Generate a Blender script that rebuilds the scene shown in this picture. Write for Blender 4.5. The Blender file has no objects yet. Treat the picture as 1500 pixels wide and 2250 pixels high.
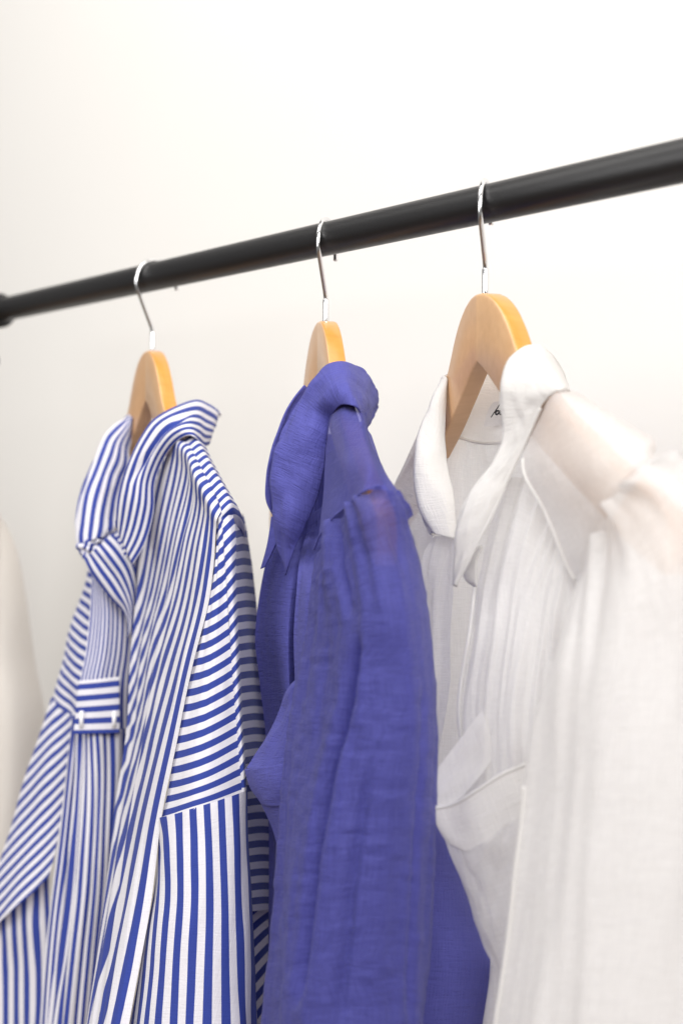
import bpy, bmesh, math
import numpy as np
from mathutils import Vector, Matrix

# ------------------------------------------------------------------ camera, light, exposure
scene = bpy.context.scene
col = scene.collection
CAMH = 1.45                      # camera height above the floor (m)
FPX, CX, HY = 3000.0, 750.0, 1053.0   # focal length, centre column and horizon row of the photograph

cam_data = bpy.data.cameras.new("camera")
cam = bpy.data.objects.new("camera", cam_data)
col.objects.link(cam)
cam.location = (0, 0, CAMH)
cam.rotation_euler = (math.radians(90), 0, 0)
cam_data.sensor_fit = 'VERTICAL'
cam_data.sensor_height = 36.0
cam_data.lens = FPX / 2250.0 * 36.0
cam_data.shift_y = -(1125.0 - HY) / 2250.0
cam_data.clip_start = 0.02
cam_data.clip_end = 60.0
cam_data.dof.use_dof = True
cam_data.dof.focus_distance = 0.955
cam_data.dof.aperture_fstop = 4.2
scene.camera = cam

world = bpy.data.worlds.new("World")
scene.world = world
world.use_nodes = True
wbg = world.node_tree.nodes["Background"]
wbg.inputs[0].default_value = (1.0, 0.985, 0.96, 1)
wbg.inputs[1].default_value = 0.21

def area(name, loc, target, size, power, color):
    d = bpy.data.lights.new(name, 'AREA')
    d.shape = 'RECTANGLE'; d.size = size[0]; d.size_y = size[1]
    d.energy = power; d.color = color
    o = bpy.data.objects.new(name, d); col.objects.link(o)
    o.location = loc
    o.rotation_euler = (Vector(target) - Vector(loc)).to_track_quat('-Z', 'Y').to_euler()
    return o
area("window_light", (0.45, -2.1, 3.1), (0.0, 1.1, 1.30), (2.6, 2.0), 172, (1.0, 0.98, 0.955))
area("side_fill_light", (-2.6, -0.5, 2.2), (0.0, 1.0, 1.45), (1.6, 1.6), 42, (1.0, 0.99, 0.98))  # added fill lamp, lifts the surfaces that face left
area("wall_wash_light", (-1.0, 0.8, 3.3), (-0.7, 1.6, 1.5), (3.2, 0.9), 38, (1.0, 0.98, 0.95))  # added lamp overhead, washes the wall brighter

scene.view_settings.view_transform = 'Standard'
scene.view_settings.look = 'None'
scene.view_settings.gamma = 1.0
scene.view_settings.exposure = -0.08

# ------------------------------------------------------------------ helpers
rng_cache = {}
def P(px, py, Z):
    """a point of the place: photograph column / row at real depth Z (m)"""
    return ((px - CX) / FPX * Z, Z, CAMH + (HY - py) / FPX * Z)

def vnoise(x, y, seed):
    if seed not in rng_cache:
        rng_cache[seed] = np.random.RandomState(seed).rand(64, 64) * 2 - 1
    L = rng_cache[seed]
    xi = np.floor(x).astype(int); yi = np.floor(y).astype(int)
    fx = x - xi; fy = y - yi
    fx = fx * fx * fx * (fx * (fx * 6 - 15) + 10); fy = fy * fy * fy * (fy * (fy * 6 - 15) + 10)
    a = L[xi % 64, yi % 64]; b = L[(xi + 1) % 64, yi % 64]
    c = L[xi % 64, (yi + 1) % 64]; d = L[(xi + 1) % 64, (yi + 1) % 64]
    return (a * (1 - fx) + b * fx) * (1 - fy) + (c * (1 - fx) + d * fx) * fy

def spline(pts, m, tk=None):
    """smooth curve through pts (n,d) sampled m times"""
    p = np.asarray(pts, float); n = len(p)
    if n == 1: return np.repeat(p, m, 0)
    if tk is None:
        seg = np.linalg.norm(np.diff(p[:, :3], axis=0), axis=1) ** 0.7 + 1e-6
        tk = np.concatenate([[0], np.cumsum(seg)]); tk /= tk[-1]
    q = np.linspace(0, 1, m)
    if n == 2: return p[0] + (p[1] - p[0]) * q[:, None]
    d = np.diff(p, axis=0) / np.diff(tk)[:, None]
    h = np.diff(tk)
    T = np.empty_like(p)
    T[1:-1] = (d[:-1] * h[1:, None] + d[1:] * h[:-1, None]) / (h[:-1] + h[1:])[:, None]
    T[0] = 1.5 * d[0] - 0.5 * T[1]; T[-1] = 1.5 * d[-1] - 0.5 * T[-2]
    i = np.clip(np.searchsorted(tk, q, side='right') - 1, 0, n - 2)
    H = h[i][:, None]; u = ((q - tk[i]) / h[i])[:, None]
    u2 = u * u; u3 = u2 * u
    return (2*u3 - 3*u2 + 1) * p[i] + (u3 - 2*u2 + u) * H * T[i] + (-2*u3 + 3*u2) * p[i+1] + (u3 - u2) * H * T[i+1]

def grid_normals(G):
    du = np.gradient(G, axis=1); dv = np.gradient(G, axis=0)
    n = np.cross(du, dv); l = np.linalg.norm(n, axis=2, keepdims=True) + 1e-12
    n = n / l
    # towards the viewer's side of the place (negative depth)
    return n * np.where((n * (G - np.array([0, 0, CAMH]))).sum(2, keepdims=True) > 0, -1, 1)

def empty(name, loc, label, cat, group=None):
    o = bpy.data.objects.new(name, None); col.objects.link(o)
    o.location = loc; o.empty_display_size = 0.05
    o["label"] = label; o["category"] = cat
    if group: o["group"] = group
    return o

def link_mesh(name, me, mat, parent=None):
    o = bpy.data.objects.new(name, me); col.objects.link(o)
    if mat: me.materials.append(mat)
    if parent is not None:
        o.parent = parent
        root = parent; off = Vector((0, 0, 0))
        while root is not None:
            off += root.location; root = root.parent
        o.location = -off if True else (0, 0, 0)
    return o

def sheet(parent, name, rows, mat, nu=48, nv=80, folds=(), creases=(), solid=0.0, hollow=0.0, label=None, dz=0.0, pin=False):
    """cloth surface through rows of (column, row, depth[, stripe count]) points.
    folds: (amplitude m, u freq, v freq, seed); creases: ([(v,u)...], width, depth m)
    hollow > 0 closes the sheet to a tube that deep behind the front."""
    # panels that run on past the lower edge of the photograph get their real length below it
    runs_on = sum(q[1] for q in rows[-1]) / len(rows[-1]) > 2270
    if runs_on and len(rows[-1]) == len(rows[-2]):
        k = 330.0 / max(60.0, rows[-1][0][1] - rows[-2][0][1])
        rows = list(rows) + [[tuple([b[0] + (b[0] - a[0]) * k * 0.6, b[1] + 330 + 14 * math.sin(i * 1.3), b[2] + 0.25 * (b[2] - a[2]) * k] +
                 ([b[3] + (b[3] - a[3]) * k * 0.6] if len(b) > 3 else [])) for i, (a, b) in enumerate(zip(rows[-2], rows[-1]))]]
    else: runs_on = False
    R = []
    for r in rows:
        pts = []
        for q in r:
            s = q[3] if len(q) > 3 else 0.0
            pts.append((*P(q[0], q[1], q[2] + dz), s))
        R.append(spline(pts, nu))
    R = np.array(R)
    mean = R[:, :, :3]
    seg = np.linalg.norm(np.diff(mean, axis=0), axis=2).mean(1) ** 0.8 + 1e-6
    tk = np.concatenate([[0], np.cumsum(seg)]); tk /= tk[-1]
    vis = tk[-2] if runs_on else 1.0
    nv = int(nv / vis)
    G4 = np.stack([spline(R[:, j], nv, tk) for j in range(nu)], axis=1)
    G = G4[:, :, :3].copy(); S = G4[:, :, 3]
    N = grid_normals(G)
    u = np.linspace(0, 1, nu)[None, :].repeat(nv, 0); v = (np.linspace(0, 1, nv) / vis)[:, None].repeat(nu, 1)
    D = np.zeros((nv, nu))
    for f in folds:
        amp, fu, fv, seed = f[:4]
        wob = vnoise(v * 3.1 + seed, u * 1.7, seed + 50) * 0.35
        t = vnoise(u * fu + wob + 7.3, v * fv + 3.1 + 0.25 * wob, seed)
        if len(f) > 4 and f[4] == 'ridge': t = 1 - 2 * np.abs(t)
        if len(f) > 4 and f[4] == 'top': t = t * np.exp(-v * 4.5)
        D += amp * t
    for pts, w, dep in creases:
        c = np.interp(v, [q[0] for q in pts], [q[1] for q in pts])
        v0, v1 = pts[0][0], pts[-1][0]
        m = np.clip((v - v0) / 0.08 + 0.0, 0, 1) * np.clip((v1 - v) / 0.08, 0, 1)
        D -= dep * np.exp(-((u - c) / w) ** 2) * m
    if pin: D *= np.clip(v / 0.07, 0, 1) ** 1.5
    G = G + N * D[:, :, None]
    Lu = np.linalg.norm(np.diff(G, axis=1), axis=2).sum(1).mean()
    Lv = np.linalg.norm(np.diff(G, axis=0), axis=2).sum(0).mean()
    cu = np.concatenate([np.zeros((nv, 1)), np.cumsum(np.linalg.norm(np.diff(G, axis=1), axis=2), axis=1)], axis=1)
    front = G
    if hollow > 0:
        nb = max(8, nu // 3)
        t = np.linspace(0, 1, nb + 2)[1:-1][None, :, None]
        A = G[:, -1:, :]; B = G[:, :1, :]
        back = A * (1 - t) + B * t
        back[:, :, 1] += hollow * np.sin(np.pi * t[:, :, 0])
        G = np.concatenate([G, back], axis=1)
        S = np.concatenate([S, np.linspace(0, 1, nb)[None, :] * (S[:, :1] - S[:, -1:]) + S[:, -1:]], axis=1)
        cu = np.concatenate([cu, np.linspace(0, 1, nb)[None, :].repeat(nv, 0) * Lu + Lu], axis=1)
    n2 = G.shape[1]
    idx = np.arange(nv * n2).reshape(nv, n2)
    if hollow > 0: idx = np.concatenate([idx, idx[:, :1]], axis=1)
    faces = np.stack([idx[:-1, :-1], idx[:-1, 1:], idx[1:, 1:], idx[1:, :-1]], axis=2).reshape(-1, 4)
    me = bpy.data.meshes.new(name)
    me.from_pydata(G.reshape(-1, 3).tolist(), [], faces.tolist())
    me.polygons.foreach_set("use_smooth", np.ones(len(faces), dtype=bool))
    at = me.attributes.new("stripe", 'FLOAT', 'POINT'); at.data.foreach_set("value", S.reshape(-1).astype(np.float32))
    fab = np.zeros((nv * n2, 3), np.float32)
    fab[:, 0] = cu.reshape(-1); fab[:, 1] = (np.linspace(0, 1, nv)[:, None].repeat(n2, 1) * Lv).reshape(-1)
    fa = me.attributes.new("cloth", 'FLOAT_VECTOR', 'POINT'); fa.data.foreach_set("vector", fab.reshape(-1))
    me.update()
    o = link_mesh(name, me, mat, parent)
    if solid > 0:
        md = o.modifiers.new("thickness", 'SOLIDIFY'); md.thickness = solid; md.offset = -1.0 if False else 0.0
    if label: o["label"] = label
    return o, front

def tube(parent, name, pts, r, mat, sides=8, closed=False, smooth_n=None, label=None):
    p = np.asarray(pts, float)
    if smooth_n: p = spline(p, smooth_n)
    n = len(p)
    rr = np.broadcast_to(np.asarray(r, float), (n,)) if np.ndim(r) else np.full(n, r)
    T = np.gradient(p, axis=0); T /= np.linalg.norm(T, axis=1, keepdims=True) + 1e-12
    up = np.array([0.31, 0.2, 0.93]); a = np.cross(T[0], up); a /= np.linalg.norm(a)
    vs = []
    for i in range(n):
        a = a - T[i] * a.dot(T[i]); a /= np.linalg.norm(a) + 1e-12
        b = np.cross(T[i], a)
        for k in range(sides):
            th = 2 * math.pi * k / sides
            vs.append(p[i] + rr[i] * (math.cos(th) * a + math.sin(th) * b))
    fs = []
    for i in range(n - 1):
        for k in range(sides):
            k2 = (k + 1) % sides
            fs.append((i*sides + k, i*sides + k2, (i+1)*sides + k2, (i+1)*sides + k))
    fs.append(tuple(range(sides - 1, -1, -1))); fs.append(tuple((n-1)*sides + k for k in range(sides)))
    me = bpy.data.meshes.new(name); me.from_pydata([tuple(q) for q in vs], [], fs)
    me.polygons.foreach_set("use_smooth", np.ones(len(fs), dtype=bool)); me.update()
    o = link_mesh(name, me, mat, parent)
    if label: o["label"] = label
    return o

# ------------------------------------------------------------------ materials
def new_mat(name):
    m = bpy.data.materials.new(name); m.use_nodes = True
    nt = m.node_tree; nt.nodes.clear()
    return m, nt, nt.nodes, nt.links
def N_(ns, t, **kw):
    n = ns.new(t)
    for k, v in kw.items(): setattr(n, k, v)
    return n
def math_(ns, ln, op, a, b=None, clamp=False):
    n = ns.new('ShaderNodeMath'); n.operation = op; n.use_clamp = clamp
    for i, q in enumerate((a, b)):
        if q is None: continue
        if isinstance(q, (int, float)): n.inputs[i].default_value = q
        else: ln.new(q, n.inputs[i])
    return n.outputs[0]
def noise_(ns, ln, vec, scale, detail=3, rough=0.5, stretch=None):
    if stretch:
        mp = ns.new('ShaderNodeMapping'); mp.inputs['Scale'].default_value = stretch
        ln.new(vec, mp.inputs['Vector']); vec = mp.outputs[0]
    n = ns.new('ShaderNodeTexNoise'); n.inputs['Scale'].default_value = scale
    n.inputs['Detail'].default_value = detail; n.inputs['Roughness'].default_value = rough
    ln.new(vec, n.inputs['Vector'])
    return n.outputs['Fac']

def plain_mat(name, colr, rough, metal=0.0, bump=0.0, bscale=200, spec=0.5, var=0.0):
    m, nt, ns, ln = new_mat(name)
    out = N_(ns, 'ShaderNodeOutputMaterial'); b = N_(ns, 'ShaderNodeBsdfPrincipled')
    b.inputs['Base Color'].default_value = (*colr, 1); b.inputs['Roughness'].default_value = rough
    b.inputs['Metallic'].default_value = metal; b.inputs['Specular IOR Level'].default_value = spec
    tc = N_(ns, 'ShaderNodeTexCoord')
    if bump > 0:
        f = noise_(ns, ln, tc.outputs['Object'], bscale, 4, 0.6)
        bp = N_(ns, 'ShaderNodeBump'); bp.inputs['Strength'].default_value = bump; bp.inputs['Distance'].default_value = 0.001
        ln.new(f, bp.inputs['Height']); ln.new(bp.outputs[0], b.inputs['Normal'])
    if var > 0:
        f = noise_(ns, ln, tc.outputs['Object'], 3.0, 5, 0.6)
        mx = N_(ns, 'ShaderNodeMix', data_type='RGBA')
        mx.inputs[6].default_value = (*[c * (1 - var) for c in colr], 1); mx.inputs[7].default_value = (*[min(1, c * (1 + var)) for c in colr], 1)
        ln.new(f, mx.inputs[0]); ln.new(mx.outputs[2], b.inputs['Base Color'])
    ln.new(b.outputs[0], out.inputs[0])
    return m

def cloth_mat(name, colA, colB=None, sheer=0.0, transl=0.2, crinkle=0.5, weave=0.3, slub=0.06, duty=0.5, rough=0.9, sheen=0.1, spec=0.12):
    """woven cloth: colour (striped when colB is given), thread relief, thin enough to pass light"""
    m, nt, ns, ln = new_mat(name)
    out = N_(ns, 'ShaderNodeOutputMaterial')
    at = N_(ns, 'ShaderNodeAttribute', attribute_name="cloth"); vec = at.outputs['Vector']
    # thread slubs: long along weft and warp
    s1 = noise_(ns, ln, vec, 1.0, 3, 0.6, (90, 900, 1)); s2 = noise_(ns, ln, vec, 1.0, 3, 0.6, (900, 60, 1))
    sl = math_(ns, ln, 'SUBTRACT', math_(ns, ln, 'ADD', s1, s2), 1.0)
    if colB is not None:
        st = N_(ns, 'ShaderNodeAttribute', attribute_name="stripe").outputs['Fac']
        wob = math_(ns, ln, 'MULTIPLY', math_(ns, ln, 'SUBTRACT', noise_(ns, ln, vec, 60, 2), 0.5), 0.02)
        fr = math_(ns, ln, 'FRACT', math_(ns, ln, 'ADD', st, wob))
        tri = math_(ns, ln, 'ABSOLUTE', math_(ns, ln, 'SUBTRACT', fr, 0.5))       # 0 centre of blue, .5 centre of white
        k = math_(ns, ln, 'MULTIPLY', math_(ns, ln, 'SUBTRACT', tri, duty * 0.5 - 0.012), 40.0, True)
        mx = N_(ns, 'ShaderNodeMix', data_type='RGBA')
        mx.inputs[6].default_value = (*colA, 1); mx.inputs[7].default_value = (*colB, 1)
        ln.new(k, mx.inputs[0]); base = mx.outputs[2]
    else:
        rgb = N_(ns, 'ShaderNodeRGB'); rgb.outputs[0].default_value = (*colA, 1); base = rgb.outputs[0]
    hsv = N_(ns, 'ShaderNodeHueSaturation')
    ln.new(base, hsv.inputs['Color'])
    ln.new(math_(ns, ln, 'ADD', math_(ns, ln, 'MULTIPLY', sl, slub * 2), 1.0), hsv.inputs['Value'])
    base = hsv.outputs[0]
    # relief
    c1 = noise_(ns, ln, vec, 1.0, 5, 0.62, (26, 150, 1)); c2 = noise_(ns, ln, vec, 1.0, 4, 0.6, (75, 16, 1))
    h = math_(ns, ln, 'ADD', math_(ns, ln, 'MULTIPLY', c1, crinkle), math_(ns, ln, 'MULTIPLY', c2, crinkle * 1.2))
    h = math_(ns, ln, 'ADD', h, math_(ns, ln, 'MULTIPLY', sl, weave))
    bp = N_(ns, 'ShaderNodeBump'); bp.inputs['Strength'].default_value = 1.0; bp.inputs['Distance'].default_value = 0.0012
    ln.new(h, bp.inputs['Height'])
    pb = N_(ns, 'ShaderNodeBsdfPrincipled'); pb.inputs['Roughness'].default_value = rough
    pb.inputs['Specular IOR Level'].default_value = spec
    pb.inputs['Sheen Weight'].default_value = sheen; pb.inputs['Sheen Roughness'].default_value = 0.4
    ln.new(base, pb.inputs['Base Color']); ln.new(bp.outputs[0], pb.inputs['Normal'])
    tr = N_(ns, 'ShaderNodeBsdfTranslucent'); ln.new(base, tr.inputs['Color']); ln.new(bp.outputs[0], tr.inputs['Normal'])
    m1 = N_(ns, 'ShaderNodeMixShader'); m1.inputs[0].default_value = transl
    ln.new(pb.outputs[0], m1.inputs[1]); ln.new(tr.outputs[0], m1.inputs[2])
    res = m1.outputs[0]
    if sheer > 0:
        tp = N_(ns, 'ShaderNodeBsdfTransparent'); mxc = max(colA); tp.inputs[0].default_value = (*[(c / mxc) ** 0.28 for c in colA], 1)
        m2 = N_(ns, 'ShaderNodeMixShader')
        ln.new(math_(ns, ln, 'ADD', math_(ns, ln, 'MULTIPLY', sl, -sheer * 0.9), sheer, True), m2.inputs[0])
        ln.new(res, m2.inputs[1]); ln.new(tp.outputs[0], m2.inputs[2]); res = m2.outputs[0]
    ln.new(res, out.inputs[0])
    return m

BLUE = (0.040, 0.064, 0.305); STRW = (0.74, 0.725, 0.775)
M_STR = cloth_mat("striped cotton", BLUE, STRW, 0, 0.12, 0.12, 0.25, 0.05, 0.5)
M_PUR = cloth_mat("violet blue voile", (0.093, 0.095, 0.37), None, 0.22, 0.22, 0.7, 0.5, 0.10, sheen=0.12)
M_PURD = cloth_mat("violet blue voile doubled", (0.093, 0.095, 0.37), None, 0, 0.12, 1.2, 0.6, 0.13, sheen=0.06, rough=0.65, spec=0.2)
M_WHT = cloth_mat("white voile", (0.84, 0.83, 0.83), None, 0.15, 0.46, 0.55, 0.4, 0.03, sheen=0.05)
M_WHTD = cloth_mat("white voile doubled", (0.84, 0.825, 0.81), None, 0.0, 0.36, 0.55, 0.4, 0.03, sheen=0.05)
M_WHTS = cloth_mat("white voile single layer", (0.85, 0.84, 0.84), None, 0.21, 0.46, 0.55, 0.4, 0.03, sheen=0.05)
M_PURS = cloth_mat("violet blue voile single layer", (0.093, 0.095, 0.37), None, 0.30, 0.22, 1.25, 0.6, 0.13, sheen=0.14, rough=0.55, spec=0.25)
M_CRM = cloth_mat("cream cotton", (0.76, 0.72, 0.67), None, 0, 0.2, 0.3, 0.3, 0.03)
M_ROD = plain_mat("black powder coat", (0.011, 0.0105, 0.0115), 0.36, 0, 0.25, 900, 0.5)
M_CHR = plain_mat("chrome wire", (0.78, 0.78, 0.79), 0.16, 1.0)
M_WALL = plain_mat("painted wall", (0.785, 0.77, 0.745), 0.9, 0, 0.15, 120, 0.2, 0.012)
M_FLOOR = plain_mat("wood floor", (0.17, 0.115, 0.075), 0.55, 0, 0.1, 40, 0.3, 0.1)
M_INK = plain_mat("black ink", (0.01, 0.01, 0.012), 0.7)
M_LBL = plain_mat("satin label", (0.88, 0.87, 0.86), 0.6)
M_BAR = plain_mat("white thread", (0.82, 0.81, 0.83), 0.9)

def wood_mat(name, c0, c1):
    m, nt, ns, ln = new_mat(name)
    out = N_(ns, 'ShaderNodeOutputMaterial'); b = N_(ns, 'ShaderNodeBsdfPrincipled')
    tc = N_(ns, 'ShaderNodeTexCoord')
    g = noise_(ns, ln, tc.outputs['Object'], 1.0, 5, 0.6, (14, 220, 160))
    g2 = noise_(ns, ln, tc.outputs['Object'], 1.0, 3, 0.5, (25, 40, 30))
    f = math_(ns, ln, 'ADD', math_(ns, ln, 'MULTIPLY', g, 0.6), math_(ns, ln, 'MULTIPLY', g2, 0.4))
    mx = N_(ns, 'ShaderNodeMix', data_type='RGBA')
    mx.inputs[6].default_value = (*c0, 1); mx.inputs[7].default_value = (*c1, 1)
    ln.new(math_(ns, ln, 'MULTIPLY', math_(ns, ln, 'SUBTRACT', f, 0.3), 2.4, True), mx.inputs[0])
    ln.new(mx.outputs[2], b.inputs['Base Color'])
    b.inputs['Roughness'].default_value = 0.38; b.inputs['Specular IOR Level'].default_value = 0.5
    b.inputs['Coat Weight'].default_value = 0.35; b.inputs['Coat Roughness'].default_value = 0.2
    ln.new(b.outputs[0], out.inputs[0])
    return m
M_WOOD = [wood_mat("lacquered beech", (0.64, 0.375, 0.185), (0.75, 0.47, 0.25)), wood_mat("lacquered beech shaded half", (0.60, 0.345, 0.175), (0.70, 0.425, 0.225))]  # second tone: shading of the far half put into the colour
M_WEDGE = wood_mat("beech edge warm light", (0.56, 0.225, 0.036), (0.66, 0.30, 0.06))  # outer edge faces: warm bounced light put into the orange colour

# ------------------------------------------------------------------ the setting
ROD_P = np.array([0.094, 0.893]); ROD_D = np.array([-0.631, 0.776]); ROD_N = np.array([0.776, 0.631])
ROD_Z = CAMH + 0.180; ROD_R = 0.0125
def rod_at(t, off=0.0, z=ROD_Z):
    q = ROD_P + ROD_D * t + ROD_N * off
    return (q[0], q[1], z)

def quad(name, pts, mat, kind):
    me = bpy.data.meshes.new(name); me.from_pydata(pts, [], [(0, 1, 2, 3)]); me.update()
    o = link_mesh(name, me, mat); o["kind"] = kind
    return o
WOFF = 0.36
quad("wall", [rod_at(-4, WOFF, 0), rod_at(5, WOFF, 0), rod_at(5, WOFF, 3.6), rod_at(-4, WOFF, 3.6)], M_WALL, "structure")
quad("floor", [rod_at(-4, WOFF, 0), rod_at(-4, -4, 0), rod_at(5, -4, 0), rod_at(5, WOFF, 0)], M_FLOOR, "structure")

# ------------------------------------------------------------------ clothes rack
T_L, T_R, T_END = 0.762, -0.62, 1.12
rack = empty("clothes_rack", rod_at(T_L, 0, 0), "black metal clothes rack with a round hanging rod crossing the white wall", "clothes rack")
tube(rack, "rod", [rod_at(T_R), rod_at(0), rod_at(0.4), rod_at(T_END)], ROD_R, M_ROD, 48)
for t in (T_L, T_R):
    tube(rack, "joint_sleeve", [rod_at(t - 0.040), rod_at(t - 0.037), rod_at(t + 0.037), rod_at(t + 0.040)], [0.0145, 0.0185, 0.0185, 0.0145], M_ROD, 32)
    pst = tube(rack, "post", [rod_at(t, 0, 0.03), rod_at(t, 0, 1.0), rod_at(t, 0, ROD_Z + 0.004)], 0.0125, M_ROD, 32)
    tube(rack, "knob", [rod_at(t - 0.012, 0, ROD_Z - 0.052), rod_at(t - 0.017, 0, ROD_Z - 0.052), rod_at(t - 0.0185, 0, ROD_Z - 0.052)], [0.008, 0.0085, 0.005], M_ROD, 20)
    tube(rack, "foot", [rod_at(t, -0.25, 0.016), rod_at(t, 0, 0.016), rod_at(t, 0.25, 0.016)], 0.016, M_ROD, 20)
tube(rack, "end_cap", [rod_at(T_END - 0.01), rod_at(T_END + 0.004), rod_at(T_END + 0.008)], [0.0145, 0.0145, 0.009], M_ROD, 32)

# ------------------------------------------------------------------ hangers
OUT = [(0,0),(10,0.8),(22,5),(34,13),(45,24.5),(54,37),(63,49),(76,60),(97,74),(130,93),(175,116),(208,131),(219,137)]
INN = [(219,169),(190,157),(150,136),(100,109),(64,88),(30,64),(9,49),(0,44.5)]
END = [(224,142),(226,151),(225,163)]
def hanger(t, alpha, hook_dir, hook_off, apex_h, label, tip=-12, bend=0.02):
    """wooden hanger: alpha = turn of its near arm from the line of sight"""
    ctr = ROD_P + ROD_D * t
    a = np.array([math.sin(alpha), -math.cos(alpha)]); n = np.array([-math.cos(alpha), -math.sin(alpha)])
    root = empty("hanger", (ctr[0], ctr[1], CAMH + apex_h), label, "hanger", "wooden hangers on the rod")
    H0 = CAMH + apex_h
    # body: one half outline, mirrored; the two halves bow forward from the middle seam
    o = [(x / 1000, -d / 1000) for x, d in spline(np.array([(q[0], q[1], 0) for q in OUT], float), 40)[:, :2]]
    e = [(x / 1000, -d / 1000) for x, d in END]
    inn = [(x / 1000, -d / 1000) for x, d in spline(np.array([(q[0], q[1], 0) for q in INN], float), 30)[:, :2]]
    half = o + e + inn
    TH = 0.0065
    for sgn in (1, -1):
        bm = bmesh.new()
        def W(x, z, y):
            yy = y + bend * x
            q = ctr + a * (sgn * x) + n * yy
            return (q[0], q[1], H0 + z)
        # strips between the outer and inner outline
        outer = o + e[:2]; inner = list(reversed(inn)); m = 44
        oo = spline(np.array([(x, z, 0) for x, z in o + e], float), m)
        ii = spline(np.array([(x, z, 0) for x, z in inner], float), m)
        ring = []
        r = 0.0016
        prof = []     # rounded section from front face over the outer edge to the back face and the inner edge
        for k in range(m):
            O = oo[k][:2]; I = ii[k][:2]
            d = (O - I) / (np.linalg.norm(O - I) + 1e-9)
            pts = []
            for tt, y in ((r*1.7, TH), (r*0.8, TH-0.0003), (r*0.25, TH-r*0.45), (0, TH-r*1.2), (0, 0), (0, -TH+r*1.2), (r*0.25, -TH+r*0.45), (r*0.8, -TH+0.0003), (r*1.7, -TH)):
                q = O - d * tt; pts.append(W(q[0], q[1], y))
            for tt, y in ((r*0.8, -TH), (r*0.15, -TH+r*0.4), (0, -TH+r*0.9), (0, TH-r*0.9), (r*0.15, TH-r*0.4), (r*0.8, TH)):
                q = I + d * tt; pts.append(W(q[0], q[1], y))
            ring.append([bm.verts.new(q) for q in pts])
        nn = len(ring[0])
        for k in range(m - 1):
            for j in range(nn):
                j2 = (j + 1) % nn
                bm.faces.new((ring[k][j], ring[k][j2], ring[k+1][j2], ring[k+1][j]))
        bm.faces.new(ring[-1]); bm.faces.new(list(reversed(ring[0])))
        bmesh.ops.recalc_face_normals(bm, faces=bm.faces)
        bm.faces.ensure_lookup_table()
        for fi, f in enumerate(bm.faces):
            f.smooth = len(f.verts) == 4
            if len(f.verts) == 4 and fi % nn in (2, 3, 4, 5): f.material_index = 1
        me = bpy.data.meshes.new("arm"); bm.to_mesh(me); bm.free()
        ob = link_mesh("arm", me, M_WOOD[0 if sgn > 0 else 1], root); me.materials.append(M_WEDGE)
        md = ob.modifiers.new("edge", 'EDGE_SPLIT'); md.split_angle = math.radians(50)
    # hook: tip behind the rod, over it, down the front, diagonal to the stem, into the wood
    hd = np.array(hook_dir) / np.linalg.norm(hook_dir)
    R = 0.0205; wr = 0.0017
    cz = ROD_Z + ROD_R + wr - R + 0.0010
    pts = []
    def hp(x, z):
        q = ctr + hd * x
        return (q[0], q[1], z)
    for th in np.linspace(tip, 205, 40):
        rr = R + (0.004 * max(0, (-th) / 52.0) if th < 0 else 0)
        pts.append(hp(hook_off + rr * math.cos(math.radians(th)), cz + rr * math.sin(math.radians(th))))
    top = H0 + 0.019
    x1, z1 = pts[-1][2], 0
    last = np.array(pts[-1]); tgt = np.array(hp(0, top))
    for f in np.linspace(0.12, 0.9, 8):
        q = last * (1 - f) + tgt * f; pts.append(tuple(q))
    for z in (top - 0.0025, top - 0.006, top - 0.012, H0 - 0.012):
        pts.append(hp(0, z))
    hk = tube(root, "hook", spline(np.array(pts), 110), wr, M_CHR, 14)
    tube(root, "ferrule", [hp(0, H0 - 0.004), hp(0, H0 + 0.0015), hp(0, H0 + 0.0162), hp(0, H0 + 0.0172)], [0.0023, 0.0023, 0.0023, 0.0018], M_CHR, 18)
    return root, ctr, a, n, H0

T1, T2, T3 = 0.415, 0.1675, 0.0
h1 = hanger(T1, math.radians(22), (0.776, 0.631), 0.004, 0.114, "wooden hanger with chrome hook holding the blue and white striped shirt")
h2 = hanger(T2, math.radians(11), (0.30, 0.95), 0.003, 0.118, "wooden hanger with chrome hook holding the violet blue shirt", -20)
h3 = hanger(T3, math.radians(16.5), (0.27, 0.96), 0.001, 0.121, "wooden hanger with chrome hook holding the white shirt", -12, -0.05)
h4 = hanger(0.96, math.radians(10), (0.776, 0.631), 0.002, 0.116, "wooden hanger carrying the cream garment past the rack post")

# ------------------------------------------------------------------ striped shirt
sh1 = empty("shirt", (h1[1][0], h1[1][1], CAMH - 0.5), "blue and white striped cotton shirt with dropped shoulders, leftmost of the three shirts", "shirt", "shirts on hangers")
S = M_STR
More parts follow.
